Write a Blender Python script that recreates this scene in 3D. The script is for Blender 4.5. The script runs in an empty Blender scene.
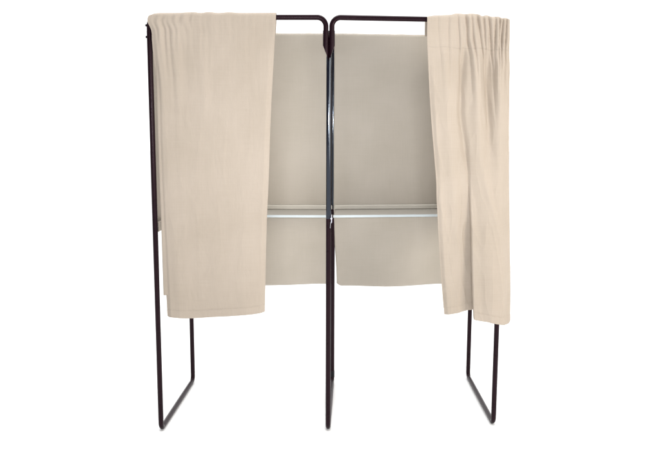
import bpy, math, random
from mathutils import Vector, Matrix, noise

random.seed(4)
scene = bpy.context.scene
COL = scene.collection
PI = math.pi

# ------------------------------------------------------------------ layout (metres)
FL = Vector((-0.8242, 0.0, 0)); FM = Vector((0, 0, 0)); FR = Vector((0.8353, 0.0778, 0))
RL = Vector((-0.7952, 0.6959, 0)); RM = Vector((0.0241, 0.6948, 0)); RR = Vector((0.8394, 0.7752, 0))
H = 2.0          # overall height
TR = 0.0125      # tube radius
ZT = H - TR      # axis of the top bars
ZB = TR          # axis of the floor rails


# ------------------------------------------------------------------ helpers
def link(name, verts, faces, mat, parent=None, origin=None, smooth=True):
    """one mesh object; verts are world coordinates, origin is where its own origin stands"""
    if parent is not None:
        org = world_loc(parent)
    else:
        org = Vector(origin) if origin is not None else Vector((0, 0, 0))
    me = bpy.data.meshes.new(name)
    me.from_pydata([tuple(Vector(v) - org) for v in verts], [], faces)
    me.update()
    if smooth:
        for p in me.polygons:
            p.use_smooth = True
    me.materials.append(mat)
    o = bpy.data.objects.new(name, me)
    COL.objects.link(o)
    if parent is not None:
        o.parent = parent
    else:
        o.location = org
    return o


def world_loc(o):
    p = Vector(o.location)
    while o.parent is not None:
        o = o.parent
        p += Vector(o.location)
    return p


def tag(o, label, cat, group=None):
    o['label'] = label
    o['category'] = cat
    if group:
        o['group'] = group


class Shape:
    def __init__(self):
        self.v = []
        self.f = []

    def tube(self, path, r, n=20, caps=True, r_end=None):
        """sweep a circle along a polyline (parallel transport)"""
        path = [Vector(p) for p in path]
        b = len(self.v)
        t0 = (path[1] - path[0]).normalized()
        ref = Vector((0, 0, 1)) if abs(t0.z) < 0.9 else Vector((1, 0, 0))
        nrm = (ref - t0 * ref.dot(t0)).normalized()
        for i, p in enumerate(path):
            if i == 0:
                t = t0
            elif i == len(path) - 1:
                t = (path[i] - path[i - 1]).normalized()
            else:
                t = ((path[i + 1] - p).normalized() + (p - path[i - 1]).normalized()).normalized()
            nrm = (nrm - t * nrm.dot(t)).normalized()
            bi = t.cross(nrm)
            for k in range(n):
                a = 2 * PI * k / n
                self.v.append(p + (nrm * math.cos(a) + bi * math.sin(a)) * r)
        for i in range(len(path) - 1):
            for k in range(n):
                a = b + i * n + k
                c = b + i * n + (k + 1) % n
                self.f.append((a, c, c + n, a + n))
        if caps:
            self.f.append(tuple(reversed(range(b, b + n))))
            e = b + (len(path) - 1) * n
            self.f.append(tuple(range(e, e + n)))

    def box(self, A, T, N, t0, t1, n0, n1, z0, z1, bev=0.0015):
        """bevelled box in the local frame of a bay"""
        b = len(self.v)
        c = bev
        rings = [(z0, c), (z0 + c, 0), (z1 - c, 0), (z1, c)]
        for z, i in rings:
            # octagonal outline so that the vertical edges are bevelled too
            for (tt, nn) in ((t0 + i + c, n0 + i), (t1 - i - c, n0 + i), (t1 - i, n0 + i + c), (t1 - i, n1 - i - c),
                             (t1 - i - c, n1 - i), (t0 + i + c, n1 - i), (t0 + i, n1 - i - c), (t0 + i, n0 + i + c)):
                self.v.append(A + T * tt + N * nn + Vector((0, 0, z)))
        for r in range(3):
            for k in range(8):
                a = b + r * 8 + k
                d = b + r * 8 + (k + 1) % 8
                self.f.append((a, d, d + 8, a + 8))
        self.f.append(tuple(reversed(range(b, b + 8))))
        self.f.append(tuple(range(b + 24, b + 32)))

    def grid(self, rows):
        b = len(self.v)
        m = len(rows[0])
        for r in rows:
            self.v.extend(r)
        for i in range(len(rows) - 1):
            for j in range(m - 1):
                a = b + i * m + j
                self.f.append((a, a + m, a + m + 1, a + 1))


def fillet(pts, r, seg=10):
    """round the inner corners of a polyline"""
    pts = [Vector(p) for p in pts]
    out = [pts[0]]
    for i in range(1, len(pts) - 1):
        p, a, c = pts[i], pts[i - 1], pts[i + 1]
        d1 = (a - p).normalized()
        d2 = (c - p).normalized()
        ang = d1.angle(d2)
        d = r / math.tan(ang / 2)
        s, e = p + d1 * d, p + d2 * d
        cen = p + (d1 + d2).normalized() * (r / math.sin(ang / 2))
        u, w = s - cen, e - cen
        th = u.angle(w)
        for k in range(seg + 1):
            f = k / seg
            out.append(cen + (u * math.sin((1 - f) * th) + w * math.sin(f * th)) / math.sin(th))
    out.append(pts[-1])
    return out


def interp(tab, x):
    """piecewise smooth lookup, tab sorted by x"""
    if x <= tab[0][0]:
        return tab[0][1]
    if x >= tab[-1][0]:
        return tab[-1][1]
    n = len(tab)
    for i in range(n - 1):
        x0, y0 = tab[i]
        x1, y1 = tab[i + 1]
        if x0 <= x <= x1:
            h = x1 - x0
            m0 = (y1 - tab[i - 1][1]) / (x1 - tab[i - 1][0]) if i > 0 else (y1 - y0) / h
            m1 = (tab[i + 2][1] - y0) / (tab[i + 2][0] - x0) if i < n - 2 else (y1 - y0) / h
            s = (x - x0) / h
            return ((2 * s**3 - 3 * s**2 + 1) * y0 + (s**3 - 2 * s**2 + s) * h * m0
                    + (-2 * s**3 + 3 * s**2) * y1 + (s**3 - s**2) * h * m1)


def sstep(a, b, x):
    s = min(1, max(0, (x - a) / (b - a)))
    return s * s * (3 - 2 * s)


def gauss(x, c, w):
    return math.exp(-((x - c) / w) ** 2)


def nz(x, y, z=0.0):
    return noise.noise(Vector((x, y, z)))


# ------------------------------------------------------------------ materials
def new_mat(name):
    m = bpy.data.materials.new(name)
    m.use_nodes = True
    nt = m.node_tree
    return m, nt, nt.nodes['Principled BSDF']


def cloth_mat(name, colour, weave=0.12, wrinkle=0.35):
    m, nt, p = new_mat(name)
    N, L = nt.nodes, nt.links
    tc = N.new('ShaderNodeTexCoord')
    # slight unevenness of the dyed cotton
    n1 = N.new('ShaderNodeTexNoise'); n1.inputs['Scale'].default_value = 3.5
    n1.inputs['Detail'].default_value = 6
    L.new(tc.outputs['Object'], n1.inputs['Vector'])
    # thread streaks: noise stretched along warp and weft
    mp1 = N.new('ShaderNodeMapping'); mp1.inputs['Scale'].default_value = (420, 420, 9)
    mp2 = N.new('ShaderNodeMapping'); mp2.inputs['Scale'].default_value = (9, 9, 420)
    t1 = N.new('ShaderNodeTexNoise'); t1.inputs['Scale'].default_value = 1; t1.inputs['Detail'].default_value = 3
    t2 = N.new('ShaderNodeTexNoise'); t2.inputs['Scale'].default_value = 1; t2.inputs['Detail'].default_value = 3
    L.new(tc.outputs['Object'], mp1.inputs['Vector']); L.new(mp1.outputs[0], t1.inputs['Vector'])
    L.new(tc.outputs['Object'], mp2.inputs['Vector']); L.new(mp2.outputs[0], t2.inputs['Vector'])
    add = N.new('ShaderNodeMath'); add.operation = 'ADD'
    L.new(t1.outputs['Fac'], add.inputs[0]); L.new(t2.outputs['Fac'], add.inputs[1])
    mixf = N.new('ShaderNodeMath'); mixf.operation = 'MULTIPLY_ADD'
    mixf.inputs[1].default_value = 0.35
    L.new(add.outputs[0], mixf.inputs[0]); L.new(n1.outputs['Fac'], mixf.inputs[2])
    ramp = N.new('ShaderNodeValToRGB')
    c = colour
    ramp.color_ramp.elements[0].position = 0.55
    ramp.color_ramp.elements[0].color = (c[0] * .93, c[1] * .925, c[2] * .91, 1)
    ramp.color_ramp.elements[1].position = 1.15
    ramp.color_ramp.elements[1].color = (min(1, c[0] * 1.05), min(1, c[1] * 1.05), min(1, c[2] * 1.06), 1)
    L.new(mixf.outputs[0], ramp.inputs['Fac'])
    L.new(ramp.outputs['Color'], p.inputs['Base Color'])
    p.inputs['Roughness'].default_value = 0.95
    p.inputs['Specular IOR Level'].default_value = 0.08
    p.inputs['Sheen Weight'].default_value = 0.04
    # bump: soft creases and the weave
    mp3 = N.new('ShaderNodeMapping'); mp3.inputs['Scale'].default_value = (7, 7, 3.2)
    mp3.inputs['Rotation'].default_value = (0, 0.18, 0)
    n3 = N.new('ShaderNodeTexNoise'); n3.inputs['Scale'].default_value = 1.6; n3.inputs['Detail'].default_value = 5
    n3.inputs['Distortion'].default_value = 0.6
    L.new(tc.outputs['Object'], mp3.inputs['Vector']); L.new(mp3.outputs[0], n3.inputs['Vector'])
    b1 = N.new('ShaderNodeBump'); b1.inputs['Strength'].default_value = wrinkle
    b1.inputs['Distance'].default_value = 0.012
    L.new(n3.outputs['Fac'], b1.inputs['Height'])
    b2 = N.new('ShaderNodeBump'); b2.inputs['Strength'].default_value = weave
    b2.inputs['Distance'].default_value = 0.0008
    L.new(add.outputs[0], b2.inputs['Height']); L.new(b1.outputs[0], b2.inputs['Normal'])
    L.new(b2.outputs[0], p.inputs['Normal'])
    return m


def paint_mat(name, colour, rough=0.26, spec=0.2, bump=0.15, vary=1.0):
    m, nt, p = new_mat(name)
    N, L = nt.nodes, nt.links
    tc = N.new('ShaderNodeTexCoord')
    n = N.new('ShaderNodeTexNoise'); n.inputs['Scale'].default_value = 14; n.inputs['Detail'].default_value = 8
    L.new(tc.outputs['Object'], n.inputs['Vector'])
    r = N.new('ShaderNodeValToRGB')
    r.color_ramp.elements[0].position = 0.35
    r.color_ramp.elements[0].color = tuple(x * (1 - .25 * vary) for x in colour) + (1,)
    r.color_ramp.elements[1].position = 0.7
    r.color_ramp.elements[1].color = tuple(min(1, x * (1 + .28 * vary)) for x in colour) + (1,)
    L.new(n.outputs['Fac'], r.inputs['Fac']); L.new(r.outputs['Color'], p.inputs['Base Color'])
    mr = N.new('ShaderNodeMapRange')
    mr.inputs['To Min'].default_value = rough * .8; mr.inputs['To Max'].default_value = rough * 1.25
    L.new(n.outputs['Fac'], mr.inputs['Value']); L.new(mr.outputs[0], p.inputs['Roughness'])
    p.inputs['Specular IOR Level'].default_value = spec
    n2 = N.new('ShaderNodeTexNoise'); n2.inputs['Scale'].default_value = 350; n2.inputs['Detail'].default_value = 2
    L.new(tc.outputs['Object'], n2.inputs['Vector'])
    b = N.new('ShaderNodeBump'); b.inputs['Strength'].default_value = bump; b.inputs['Distance'].default_value = 0.0004
    L.new(n2.outputs['Fac'], b.inputs['Height']); L.new(b.outputs[0], p.inputs['Normal'])
    return m


CLOTH = cloth_mat('cream_cotton', (0.424, 0.363, 0.299), wrinkle=0.5)
CLOTH_BACK = cloth_mat('cream_cotton_panel', (0.438, 0.398, 0.340), weave=0.1, wrinkle=0.12)
TUBE = paint_mat('aubergine_black_enamel', (0.0100, 0.0032, 0.0058), rough=0.28, spec=0.14, bump=0.0, vary=.6)
TUBE.node_tree.nodes['Principled BSDF'].inputs['Specular Tint'].default_value = (1.0, 0.80, 0.86, 1)
TUBE_GLOSS = paint_mat('polished_blue_black_enamel', (0.0030, 0.0030, 0.0085), rough=0.095, spec=0.85, bump=0.0, vary=.3)
TUBE_GLOSS.node_tree.nodes['Principled BSDF'].inputs['Specular Tint'].default_value = (0.78, 0.88, 1.0, 1)
TUBE_IN = paint_mat('black_enamel_sleeve', (0.006, 0.005, 0.007), rough=0.4)
STEEL = paint_mat('zinc_plated_steel', (0.42, 0.42, 0.46), rough=0.3, spec=0.5, bump=0.4)
STEEL.node_tree.nodes['Principled BSDF'].inputs['Metallic'].default_value = 0.9
BOARD = paint_mat('grey_beige_laminate', (0.33, 0.31, 0.275), rough=0.6, spec=0.15, bump=0.05, vary=.15)
EDGE = paint_mat('white_edge_trim', (0.55, 0.61, 0.63), rough=0.45, spec=0.3, vary=.05)
LIP = paint_mat('pale_back_lip', (0.49, 0.462, 0.405), rough=0.7, spec=0.1, vary=.1)
FLOOR = paint_mat('white_studio_sheet', (0.93, 0.93, 0.93), rough=0.9, spec=0.0, bump=0.05, vary=.02)

# ------------------------------------------------------------------ setting
S = Shape()
R_ = 40
S.v = [Vector((-R_, -R_, 0)), Vector((R_, -R_, 0)), Vector((R_, R_, 0)), Vector((-R_, R_, 0))]
S.f = [(0, 1, 2, 3)]
floor = link('floor', S.v, S.f, FLOOR, smooth=False)
floor['kind'] = 'structure'

# ------------------------------------------------------------------ the booth frame
booth = bpy.data.objects.new('voting_booth', None)
COL.objects.link(booth)
booth.location = (0.0, 0.36, 0)
booth.empty_display_size = 0.3
tag(booth, 'double voting booth frame of dark aubergine tubes with two shelves, standing on white floor', 'voting booth')


def part(name, shp, mat, parent=booth, smooth=True):
    return link(name, shp.v, shp.f, mat, parent=parent, smooth=smooth)


def V(p, z):
    return Vector((p.x, p.y, z))


def soft(o, ang=40):
    """keep caps and edges crisp while tubes stay round"""
    for e in o.data.edges:
        pass
    try:
        o.data.set_sharp_from_angle(angle=math.radians(ang))
    except Exception:
        pass
    return o


RB = 0.032   # bend radius at the floor
JOIN = 0.058  # height at which the posts plug into the bent floor rail
POST_TOP = 1.926
for (F, B, side) in ((FL, RL, -1), (FM, RM, 0), (FR, RR, 1)):
    Fp = F + (Vector((0, 0.006, 0)) if side == 0 else Vector((0, 0, 0)))
    top = POST_TOP if side else 1.90
    if side:
        s = Shape(); s.tube([V(Fp, JOIN), V(Fp, 0.5), V(Fp, 1.2), V(Fp, top)], TR, 24)
        soft(part('front_post', s, TUBE))
        s = Shape(); s.tube([V(B, JOIN), V(B, 0.5), V(B, 1.2), V(B, ZT + 0.004)], TR, 24)
        soft(part('rear_post', s, TUBE))
    else:
        # the middle posts are in two lengths: a shinier blue-black upper one above the shelf joint
        for (nm, Q, zj, zt_) in (('front_post', Fp, 1.060, top), ('rear_post', B, 1.030, ZT + 0.004)):
            s = Shape(); s.tube([V(Q, JOIN), V(Q, 0.5), V(Q, zj)], TR, 24)
            lower = soft(part(nm, s, TUBE))
            s = Shape(); s.tube([V(Q, zj), V(Q, 1.4), V(Q, zt_)], TR, 24)
            soft(part('upper_length', s, TUBE_GLOSS, parent=lower))
    s = Shape()
    s.tube(fillet([V(Fp, JOIN), V(Fp, ZB), V(B, ZB), V(B, JOIN)], RB), TR - 0.0003, 24)
    soft(part('base_rail', s, TUBE))
    d = (B - Fp).normalized()
    if side:
        s = Shape(); s.tube([V(Fp + d * TR, 1.84), V(B - d * TR, 1.84)], 0.008, 16)
        part('side_rail', s, TUBE)
    s = Shape(); s.tube([V(Fp + d * TR, 1.000), V(B - d * TR, 1.000)], 0.008 if side else 0.005, 16)
    part('shelf_rail', s, TUBE)
    # dark plug sleeve where the middle rear post enters the bent rail
    if side == 0:
        s = Shape(); s.tube([V(B, 0.034), V(B, 0.072)], TR + 0.0012, 24)
        soft(part('connector_sleeve', s, TUBE_IN))

# top bars: inverted U's whose legs drop into the outer posts and into the twin sockets in the middle
SOCK = 0.0137
OFF = -0.012
T2 = (FR - FM).normalized()
N2 = Vector((-T2.y, T2.x, 0))
T1 = Vector((1, 0, 0)); N1 = Vector((0, 1, 0))
stubL = Vector((-0.0146, OFF, 0)); stubR = Vector((0.0130, OFF, 0))
RBAR = 0.0120
for (a, b) in ((FL, stubL), (stubR, FR)):
    s = Shape()
    s.tube(fillet([V(a, 1.90), V(a, ZT), V(b, ZT), V(b, 1.90)], 0.040, 12), RBAR, 24)
    soft(part('top_bar', s, TUBE))
for (c, sg) in ((stubL, -1), (stubR, 1)):
    s = Shape()
    n = 24
    for zz in (1.928, None):
        for k in range(n):
            a = 2 * PI * k / n
            x, y = math.cos(a) * SOCK, math.sin(a) * SOCK
            f = (x * sg / SOCK + 1) / 2          # 1 on the outer side
            z = zz if zz else 1.793 + 0.070 * f
            s.v.append(Vector((c.x + x, c.y + y, z)))
    for k in range(n):
        s.f.append((k, k + n, (k + 1) % n + n, (k + 1) % n))
    s.f.append(tuple(range(n))); s.f.append(tuple(reversed(range(n, 2 * n))))
    soft(part('socket', s, TUBE))
# rear bars carrying the back cloths
for (a, b) in ((RL, RM), (RM, RR)):
    d = (b - a).normalized()
    s = Shape(); s.tube([V(a + d * TR, ZT), V(b - d * TR, ZT)], RBAR, 20)
    part('rear_bar', s, TUBE)
# screws that pin the top bar into the left post
for z in (1.951, 1.899):
    s = Shape()
    x0 = FL.x - RBAR + 0.001
    s.tube([Vector((x0, 0, z)), Vector((x0 - 0.0035, 0, z)), Vector((x0 - 0.006, 0, z))], 0.0055, 12)
    part('bolt', s, TUBE_IN)
# zinc bracket that ties the shelves to the middle post
s = Shape()
s.box(Vector((0, 0, 0)), Vector((1, 0, 0)), Vector((0, 1, 0)), 0.0105, 0.0165, -0.006, 0.030, 1.040, 1.078, 0.0012)
s.tube([Vector((0.0130, -0.0055, 1.062)), Vector((0.0130, -0.0100, 1.062)), Vector((0.0130, -0.0125, 1.062))], 0.0048, 6)
s.tube([Vector((0.0098, -0.0075, 1.045)), Vector((0.0085, -0.0085, 1.028)), Vector((0.0078, -0.0085, 1.016))], 0.0018, 8)
soft(part('bracket', s, STEEL), 30)

# ------------------------------------------------------------------ shelves
BAYS = []
for (A, Bf, C, D) in ((FL, FM, RL, RM), (FM, FR, RM, RR)):
    T = (D - C).normalized(); N = Vector((-T.y, T.x, 0))
    BAYS.append((C, T, N, (D - C).length))
SH_D = 0.285


def slab(quad, z0, z1, c):
    """board with a four-cornered plan and eased edges"""
    s = Shape()
    cen = sum(quad, Vector((0, 0, 0))) / 4
    for z, i in ((z0, c), (z0 + c, 0), (z1 - c, 0), (z1, c)):
        for p in quad:
            d = (cen - p).normalized()
            s.v.append(Vector((p.x, p.y, z)) + d * i * 1.4)
    for r in range(3):
        for k in range(4):
            s.f.append((r * 4 + k, r * 4 + (k + 1) % 4, r * 4 + 4 + (k + 1) % 4, r * 4 + 4 + k))
    s.f.append((3, 2, 1, 0)); s.f.append((12, 13, 14, 15))
    return s


for i, (C, T, N, W) in enumerate(BAYS):
    # the bays stand at a slight angle, so the boards are cut to meet the middle post
    fl_, fr_ = ((0.012, W - 0.022) if i == 0 else (-0.026, W - 0.020))
    bl_, br_ = (0.018, W - 0.018)
    def at(t, n):
        return C + T * t + N * n
    sh = soft(part('shelf', slab([at(fl_, -SH_D), at(fr_, -SH_D), at(br_, -0.018), at(bl_, -0.018)], 1.012, 1.0265, 0.001), BOARD), 30)
    soft(part('shelf_edge', slab([at(fl_ - .001, -SH_D - .006), at(fr_ + .001, -SH_D - .006), at(fr_ + .001, -SH_D - .0002),
                                  at(fl_ - .001, -SH_D - .0002)], 1.0150, 1.0272, 0.001), EDGE, parent=sh), 30)
    s = Shape()
    s.box(C, T, N, 0.004, W - 0.004, -0.034, -0.0195, 1.0268, 1.054, 0.005)
    soft(part('back_lip', s, LIP, parent=sh), 30)


# ------------------------------------------------------------------ cloths
def solid(o, th=0.0016):
    md = o.modifiers.new('thickness', 'SOLIDIFY')
    md.thickness = th
    md.offset = 0
    return o


def pocket_rows(fn, nu, r, back, top_z=ZT, lump=None, steps=10):
    """rows that climb from behind the bar over it; fn(u) -> (A,T,N,t) gives the place along the bar"""
    rows = []
    for k in range(4):
        z = top_z - back * (1 - k / 4)
        rows.append((z, 1.0))
    arc = []
    for k in range(steps + 1):
        a = PI * k / steps
        arc.append((math.sin(a), math.cos(a)))
    return rows, arc


# --- back cloths: wrapped over the rear bars, hanging straight behind the shelves
def back_cloth(i, label):
    C, T, N, W = BAYS[i]
    nu, nv = 90, 150
    R = 0.0150
    rows = []
    def edge(z):
        # left and right limits along the bar
        if i == 0:
            l = 0.022 + 0.004 * nz(3.1, z * 2)
            r = W - 0.014 + 0.003 * nz(1.1, z * 2)
        else:
            l = 0.003 + 0.022 * (1 - sstep(0.60, 1.0, z)) + 0.003 * nz(7.1, z * 2)
            r = W - 0.022 + 0.003 * nz(5.1, z * 2)
        return l, r
    def P(u, z, n):
        l, r = edge(z)
        return C + T * (l + (r - l) * u) + N * n + Vector((0, 0, z))
    us = [j / nu for j in range(nu + 1)]
    for k in range(8):
        z = ZT - 0.070 * (1 - k / 8)
        rows.append([P(u, z, R + 0.001 * nz(u * 9, k, 3)) for u in us])
    for k in range(13):
        a = PI * k / 12
        rows.append([P(u, ZT + R * math.sin(a) + 0.0012 * nz(u * 22, 4.4, i), R * math.cos(a)) for u in us])
    zb = 0.590 if i == 0 else 0.578
    for k in range(1, nv + 1):
        f = k / nv
        row = []
        for u in us:
            b = zb + 0.003 * math.sin(u * 9 + i) + 0.002 * nz(u * 5, 2.2, i)
            # rounded lower corners
            corner = max(0, 1 - u * 26) ** 2 + max(0, 1 - (1 - u) * 26) ** 2
            b += 0.016 * corner
            z = ZT - (ZT - b) * f
            wav = 0.004 * nz(u * 3.2 + i * 5, z * 0.9, 1.3) + 0.0022 * nz(u * 9 + i * 3, z * 1.3, 5.1)
            curl = 0.010 * sstep(0.5, 1, f) * (math.sin(u * 7.5 + 1.5 * i) + 0.3)
            n = -R + (wav + curl) * min(1, f * 5)
            n = max(-0.0175, n) if z > 1.0 else n
            row.append(P(u, z, n))
        rows.append(row)
    s = Shape(); s.grid(rows)
    o = link('back_cloth', s.v, s.f, CLOTH_BACK, origin=C + T * (W / 2) + Vector((0, 0, zb)))
    solid(o)
    tag(o, label, 'cloth panel', 'cloth panels hung inside the voting booth')
    return o


back_cloth(0, 'cream back cloth of the left bay, hanging from the rear bar behind its shelf')
back_cloth(1, 'cream back cloth of the right bay, hanging from the rear bar behind its shelf')


# --- side cloths: between front and rear post, from the upper rail to the shelf rail
def side_cloth(F, B, label, seed, bow, R=0.0105):
    d = (B - F).normalized(); L = (B - F).length
    nrm = Vector((-d.y, d.x, 0))
    rows = []
    nu, nv = 40, 70
    l, r = 0.017, L - 0.017
    us = [j / nu for j in range(nu + 1)]
    def P(u, z, n):
        return F + d * (l + (r - l) * u) + nrm * n + Vector((0, 0, z))
    for k in range(10):
        a = PI * k / 10
        rows.append([P(u, 1.84 + R * math.sin(a), -R * math.cos(a)) for u in us])
    for k in range(nv + 1):
        f = k / nv
        z = 1.84 - (1.84 - 1.0) * f
        rows.append([P(u, z, R + bow * math.sin(PI * f) * math.sin(PI * u) + 0.003 * math.sin(PI * f) * nz(u * 5, z * 2, seed)) for u in us])
    for k in range(1, 11):
        a = PI * k / 10
        rows.append([P(u, 1.0 - R * math.sin(a), R * math.cos(a)) for u in us])
    for k in range(1, 8):
        rows.append([P(u, 1.0 + 0.006 * k, -R) for u in us])
    s = Shape(); s.grid(rows)
    o = link('side_cloth', s.v, s.f, CLOTH_BACK, origin=F + d * (L / 2) + Vector((0, 0, 0.99)))
    solid(o, 0.0012)
    tag(o, label, 'cloth panel', 'cloth panels hung inside the voting booth')


side_cloth(FL, RL, 'cream side cloth at the left end of the booth, edge showing beside the left post', 1.0, 0.004)
side_cloth(FR, RR, 'cream side cloth closing the outer right end of the booth, behind the gathered curtain', 3.0, 0.004)


# --- front curtains
def curtain(A, T, N, xl, xr, zt, zb, yfun, xfun, head_z, lump, label, nu=260, nv=320, R=0.0165, heading=True):
    """xl/xr: edge tables over z; zt/zb: crest and hem tables over u; yfun(u,f,z) forward offset of the folds"""
    us = [j / nu for j in range(nu + 1)]
    def P(u, z, n, f):
        l, r = interp(xl, z), interp(xr, z)
        t = l + (r - l) * u + xfun(u, f, z)
        return A + T * t + N * n + Vector((0, 0, z))
    head, body = [], []
    # back of the rod pocket
    for k in range(9):
        z = ZT - 0.075 * (1 - k / 9)
        head.append([P(u, z, R + 0.5 * lump(u) * (0.4 + 0.6 * (1 - k / 9)), 0) for u in us])
    # over the bar
    for k in range(15):
        a = PI * k / 15
        row = []
        for u in us:
            crest = interp(zt, u) - ZT
            row.append(P(u, ZT + crest * math.sin(a), R * math.cos(a) - max(0, -math.cos(a)) * yfun(u, 0, ZT), 0))
        head.append(row)
    hs = 60
    for k in range(hs + 1):
        f = k / hs
        row = []
        for u in us:
            z = ZT - (ZT - head_z(u)) * f
            g = (ZT - z) / (ZT - interp(zb, u))
            row.append(P(u, z, -R - yfun(u, g, z), g))
        head.append(row)
    for k in range(nv + 1):
        f = k / nv
        row = []
        for u in us:
            h = head_z(u)
            b = interp(zb, u)
            z = h - (h - b) * f
            g = (ZT - z) / (ZT - b)
            y = yfun(u, g, z)
            # hem: double layer, slightly proud with a stitched crease
            dz = z - b
            hem = 0.0016 * sstep(0.036, 0.033, dz) - 0.0014 * gauss(dz, 0.0365, 0.0022)
            row.append(P(u, z, -R - y - hem, g))
        body.append(row)
    s = Shape(); s.grid(body if heading else head + body[1:])
    mid = A + T * (0.5 * (interp(xl, 0.6) + interp(xr, 0.6)))
    o = link('curtain', s.v, s.f, CLOTH, origin=Vector((mid.x, mid.y - 0.03, interp(zb, 0.5))))
    solid(o)
    tag(o, label, 'curtain', 'curtains hung on the front bars of the booth')
    if not heading:
        return o
    s = Shape(); s.grid(head)
    h = link('heading', s.v, s.f, CLOTH, parent=o)
    solid(h)
    return o


def crumple(u, z, k):
    """ridged noise: small creases left from folding and handling"""
    a = 1 - abs(nz(u * 5.5 + 0.8 * z, z * 3.1, k)) * 2.2
    b = 1 - abs(nz(u * 11 - 1.5 * z, z * 6.0, k + 4)) * 2.2
    return max(0, a) ** 3 * 0.6 + max(0, b) ** 3 * 0.35


# left curtain: flat, pulled to the left, softly gathered near the post
def yl(u, f, z):  # noqa: forward offset of the left curtain
    top = 1 - sstep(0.02, 0.36, f)
    y = 0.003
    g = 0
    for (c, w, a, sl) in ((0.030, 0.014, .009, .10), (0.070, 0.024, .013, .07), (0.128, 0.016, .007, .02), (0.170, 0.020, .010, .05), (0.225, 0.034, .006, -.02),
                          (0.33, 0.030, .005, .03)):
        g += a * gauss(u, c + sl * f, w * (1 + 1.6 * f))
    y += g * (0.14 + 0.86 * top) * sstep(-0.01, 0.06, f)
    y += 0.006 * gauss(u, 0.40 + .06 * f, 0.045) * sstep(.02, .1, f) * (1 - sstep(.15, .42, f))
    y += 0.004 * nz(u * 26, z * 1.6, 8.2) * top * (1 - 0.7 * sstep(.3, .6, u))
    y += 0.0013 * crumple(u * .9, z * .8, 8.8) * sstep(.05, .2, f)
    # small puckers along the rod
    y += 0.0045 * nz(u * 34, z * 12, 4.6) * (1 - sstep(.02, .14, f)) * (0.2 + 0.8 * (1 - sstep(.25, .55, u)))
    # long soft folds in the lower cloth
    y += 0.016 * sstep(.1, .9, f) * gauss(u, .42 + .10 * f, .26)
    y += 0.007 * sstep(.3, 1, f) * math.sin(u * 9.5 + 0.6) + 0.004 * sstep(.1, .6, f) * nz(u * 4.5 + z * .8, z * 1.4, 2.7)
    y -= 0.009 * sstep(.95, 1.0, u) * sstep(.02, .2, f)      # the free edge turns back
    y -= 0.012 * sstep(.05, 0, u) * sstep(.02, .2, f)
    return y


def lump_l(u):
    return 0.006 * abs(nz(u * 24, 1.7)) * (1 - 0.6 * sstep(.3, .7, u))


TL = (stubL - FL).normalized()
curtain(FL, TL, Vector((-TL.y, TL.x, 0)),
        [(0.584, .050), (0.70, .047), (1.008, .0375), (1.15, .034), (1.384, .030), (1.70, .027), (1.794, .019), (1.883, .0150), (1.927, .0135), (1.965, -.002), (1.985, .001), (2.0, .012)],
        [(0.617, .519), (1.009, .531), (1.245, .543), (1.569, .557), (1.982, .583), (2.0, .583)],
        [(0, 1.996), (0.03, 2.004), (.2, 2.006), (.34, 2.009), (.40, 2.006), (.46, 2.010), (.54, 2.006), (.62, 2.009), (.72, 2.006), (1, 2.007)],
        [(0, 0.589), (0.02, 0.585), (.25, 0.582), (.5, 0.590), (.75, 0.598), (.93, 0.605), (1, 0.611)],
        yl, lambda u, f, z: 0.0, lambda u: 1.905 + 0.004 * nz(u * 6, 4.1), lump_l,
        'plain flat cream curtain with hardly any gathers, covering most of the left bay', heading=False)
# turned-back edge of the left curtain, hanging shorter behind it
s = Shape()
rows = []
for k in range(121):
    f = k / 120
    z = 1.86 - (1.86 - 0.690) * f
    l = interp([(0.69, .0335), (1.0, .0325), (1.384, .029), (1.86, .030)], z)
    rows.append([FL + Vector((l + 0.07 * j / 14, -0.0135 - 0.004 * math.sin(j / 14 * PI) * (1 + nz(z * 3, j * .2)), z + 0.004 * (j / 14)))
                 for j in range(15)])
s.grid(rows)
left_curtain = [o for o in COL.objects if o.name == 'curtain'][0]
solid(link('turned_edge', s.v, s.f, CLOTH, parent=left_curtain))


# right curtain: gathered header towards the post, a deep fold lapping over the flat part
# creases pressed into the heading: place at the crest, place below the tape, depth, width
CREASES = [(.13, .15, .0022, .016), (.26, .255, .0035, .016), (.38, .395, .006, .016), (.475, .510, .008, .015), (.540, .580, .006, .012),
           (.620, .680, .011, .016), (.690, .715, .006, .010), (.755, .790, .011, .015), (.835, .815, .009, .012), (.885, .860, .006, .009),
           (.925, .890, .009, .011), (.968, .945, .007, .010)]


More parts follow.
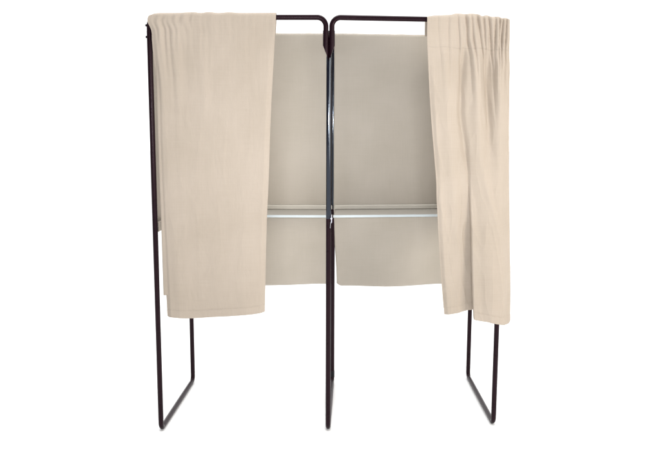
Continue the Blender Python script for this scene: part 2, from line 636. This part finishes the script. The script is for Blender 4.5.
def yr(u, f, z):
    y = 0.010
    # the heading: puffs between sharp creases, dying away under the tape
    t = f / 0.115
    for (c0, c1, d, w) in CREASES:
        wob = 0.006 * nz(c0 * 40, z * 14, 2.0)
        if t < 1:
            c = c0 + (c1 - c0) * t + wob
            fade = 1
        else:
            c = c1 + (c1 - c0) * 0.35 * (t - 1) + wob
            fade = max(0, 1 - (t - 1) / (1.3 + 80 * d * (0.6 + nz(c0 * 9, 5.5))))
        ww = w * (1 + 0.5 * max(0, t - 1))
        y -= 1.35 * d * fade * math.exp(-((abs(u - c) + 0.0015) / ww) ** 1.15)
        y += 0.45 * d * fade * gauss(u, c + 2.0 * ww, 1.3 * ww)
    y += 0.009 * nz(u * 20 + z * 5, z * 9, 6.1) * (1 - sstep(.05, .3, f)) * sstep(.2, .5, u)
    # larger folds released by the gathers
    up = sstep(.05, .15, f)
    y += 0.026 * gauss(u, .575 + .02 * f, .060 + .05 * f) * up * (1 - sstep(.22, .60, f))
    y -= 0.024 * gauss(u, .745 - .03 * f, .034 + .03 * f) * up * (1 - sstep(.22, .50, f))
    y += 0.022 * gauss(u, .875 - .05 * f, .055 + .06 * f) * up * (1 - sstep(.25, .70, f))
    y -= 0.018 * gauss(u, .47 - .30 * min(f, .30) + .12 * sstep(.3, .7, f), .035 + .03 * f) * up * (1 - sstep(.35, .8, f))
    y += 0.012 * gauss(u, .20 + .05 * f, .09) * up * (1 - sstep(.5, .95, f))
    # long diagonal pull from the lap towards the right-hand hem
    y += 0.008 * gauss(u, .55 + .42 * sstep(.35, .95, f), .055) * sstep(.35, .6, f)
    y -= 0.007 * gauss(u, .66 + .28 * sstep(.4, .9, f), .045) * sstep(.45, .7, f) * (1 - sstep(.85, 1, f))
    # the lapping fold: everything right of it comes forward
    c = 0.44 - 0.02 * f
    y += 0.052 * sstep(.30, .95, f) * sstep(c - .012, c + .045, u)
    y += 0.030 * sstep(.25, .9, f) * gauss(u, .72, .22)
    y -= 0.050 * sstep(.80, 1.02, u) * sstep(.2, .8, f)      # right side rolls round the post
    y += 0.008 * sstep(.15, .7, f) * nz(u * 5 + z, z * 1.7, 9.4)
    y += 0.0042 * crumple(u * .9, z, 3.7) * sstep(.12, .3, f)
    y -= 0.012 * sstep(.06, 0, u) * sstep(.05, .3, f)
    return y


def xr_shift(u, f, z):
    c = 0.44 - 0.02 * f
    k = sstep(.35, 1.0, f)
    return k * (0.022 * gauss(u, c - .020, .030) - 0.020 * gauss(u, c + .040, .035)) \
        + 0.0


def lump_r(u):
    return 0.010 * abs(nz(u * 18, 2.9)) + 0.004


TRT = (FR - stubR).normalized()
curtain(stubR - TRT * 0.013, TRT, Vector((-TRT.y, TRT.x, 0)),
        [(0.585, .569), (0.81, .544), (1.149, .516), (1.244, .511), (1.572, .478), (1.892, .452), (2.0, .450)],
        [(0.56, .890), (1.0, .880), (1.574, .855), (1.79, .849), (1.851, .846), (1.983, .842), (2.0, .840)],
        [(0, 1.998), (.10, 2.004), (.22, 2.007), (.30, 2.009), (.36, 2.015), (.48, 2.014), (.56, 2.016), (.64, 2.013), (.68, 2.006), (.74, 2.010),
         (.80, 2.003), (.88, 2.005), (.92, 1.998), (.97, 1.999), (1, 1.992)],
        [(0, 0.586), (.2, 0.596), (.40, 0.612), (.425, .606), (.46, .576), (.6, 0.566), (.78, .553), (.9, 0.545), (.975, 0.547), (1, 0.556)],
        yr, xr_shift, lambda u: 1.862 - 0.012 * u + 0.006 * nz(u * 7, 2.1), lump_r,
        'cream curtain bunched into a gathered heading, with one deep lapping fold, at the right post')

# ------------------------------------------------------------------ light
world = bpy.data.worlds.new('World')
scene.world = world
world.use_nodes = True
nt = world.node_tree
bg = nt.nodes['Background']
# a white studio cove behind and above, the dim room behind the photographer
tc = nt.nodes.new('ShaderNodeTexCoord')
dot = nt.nodes.new('ShaderNodeVectorMath'); dot.operation = 'DOT_PRODUCT'
dot.inputs[1].default_value = (0, 1.0, 0.75)
nt.links.new(tc.outputs['Generated'], dot.inputs[0])
rp = nt.nodes.new('ShaderNodeValToRGB')
rp.color_ramp.interpolation = 'EASE'
rp.color_ramp.elements[0].position = 0.0
rp.color_ramp.elements[0].color = (0.10, 0.10, 0.105, 1)
rp.color_ramp.elements[1].position = 0.42
rp.color_ramp.elements[1].color = (1, 1, 1, 1)
nt.links.new(dot.outputs['Value'], rp.inputs['Fac'])
nt.links.new(rp.outputs['Color'], bg.inputs['Color'])
bg.inputs['Strength'].default_value = 1.50


def area(name, loc, target, size, power, colour=(1, 1, 1)):
    l = bpy.data.lights.new(name, 'AREA')
    l.shape = 'DISK'
    l.size = size
    l.energy = power
    l.color = colour
    o = bpy.data.objects.new(name, l)
    COL.objects.link(o)
    o.location = loc
    o.rotation_euler = (Vector(target) - Vector(loc)).to_track_quat('-Z', 'Y').to_euler()
    return o


# ------------------------------------------------------------------ camera
f, cx, cy, cz, yaw, pitch, roll = 729.02654, -0.00139, -3.43453, 1.49902, -0.00242, -0.13563, -0.00301
cam_d = bpy.data.cameras.new('camera')
cam = bpy.data.objects.new('camera', cam_d)
COL.objects.link(cam)
cam_d.sensor_width = 36
cam_d.sensor_fit = 'HORIZONTAL'
cam_d.lens = f / 660 * 36
cam_d.clip_end = 200
Rm = Matrix.Rotation(yaw, 3, 'Z') @ Matrix.Rotation(pitch, 3, 'X') @ Matrix.Rotation(roll, 3, 'Y')
cam.matrix_world = Matrix.Translation((cx, cy, cz)) @ (Rm @ Matrix(((1, 0, 0), (0, 0, -1), (0, 1, 0)))).to_4x4()
scene.camera = cam

# overhead fill added to burn the floor out to white, a warm soft light from the right, and the wide flash head by the camera
area('overhead_fill', (0, 0.2, 6.0), (0, 0.2, 0), 6.0, 260)
area('warm_softbox', (2.45, -2.25, 1.75), (0.45, 0, 1.25), 1.2, 54, (1.0, 0.945, 0.865))
fo = area('flash_head', (0.0, -3.62, 1.56), (0.02, 0.0, 1.36), 1.8, 8.0, (0.94, 0.96, 1.0))
fo.data.shape = 'RECTANGLE'
fo.data.size = 1.25
fo.data.size_y = 0.05
fo.data.spread = math.radians(54)

# ------------------------------------------------------------------ render settings
scene.view_settings.view_transform = 'Standard'
scene.view_settings.look = 'None'
scene.view_settings.exposure = 0
scene.view_settings.gamma = 1
scene.render.engine = 'CYCLES'
scene.cycles.max_bounces = 8
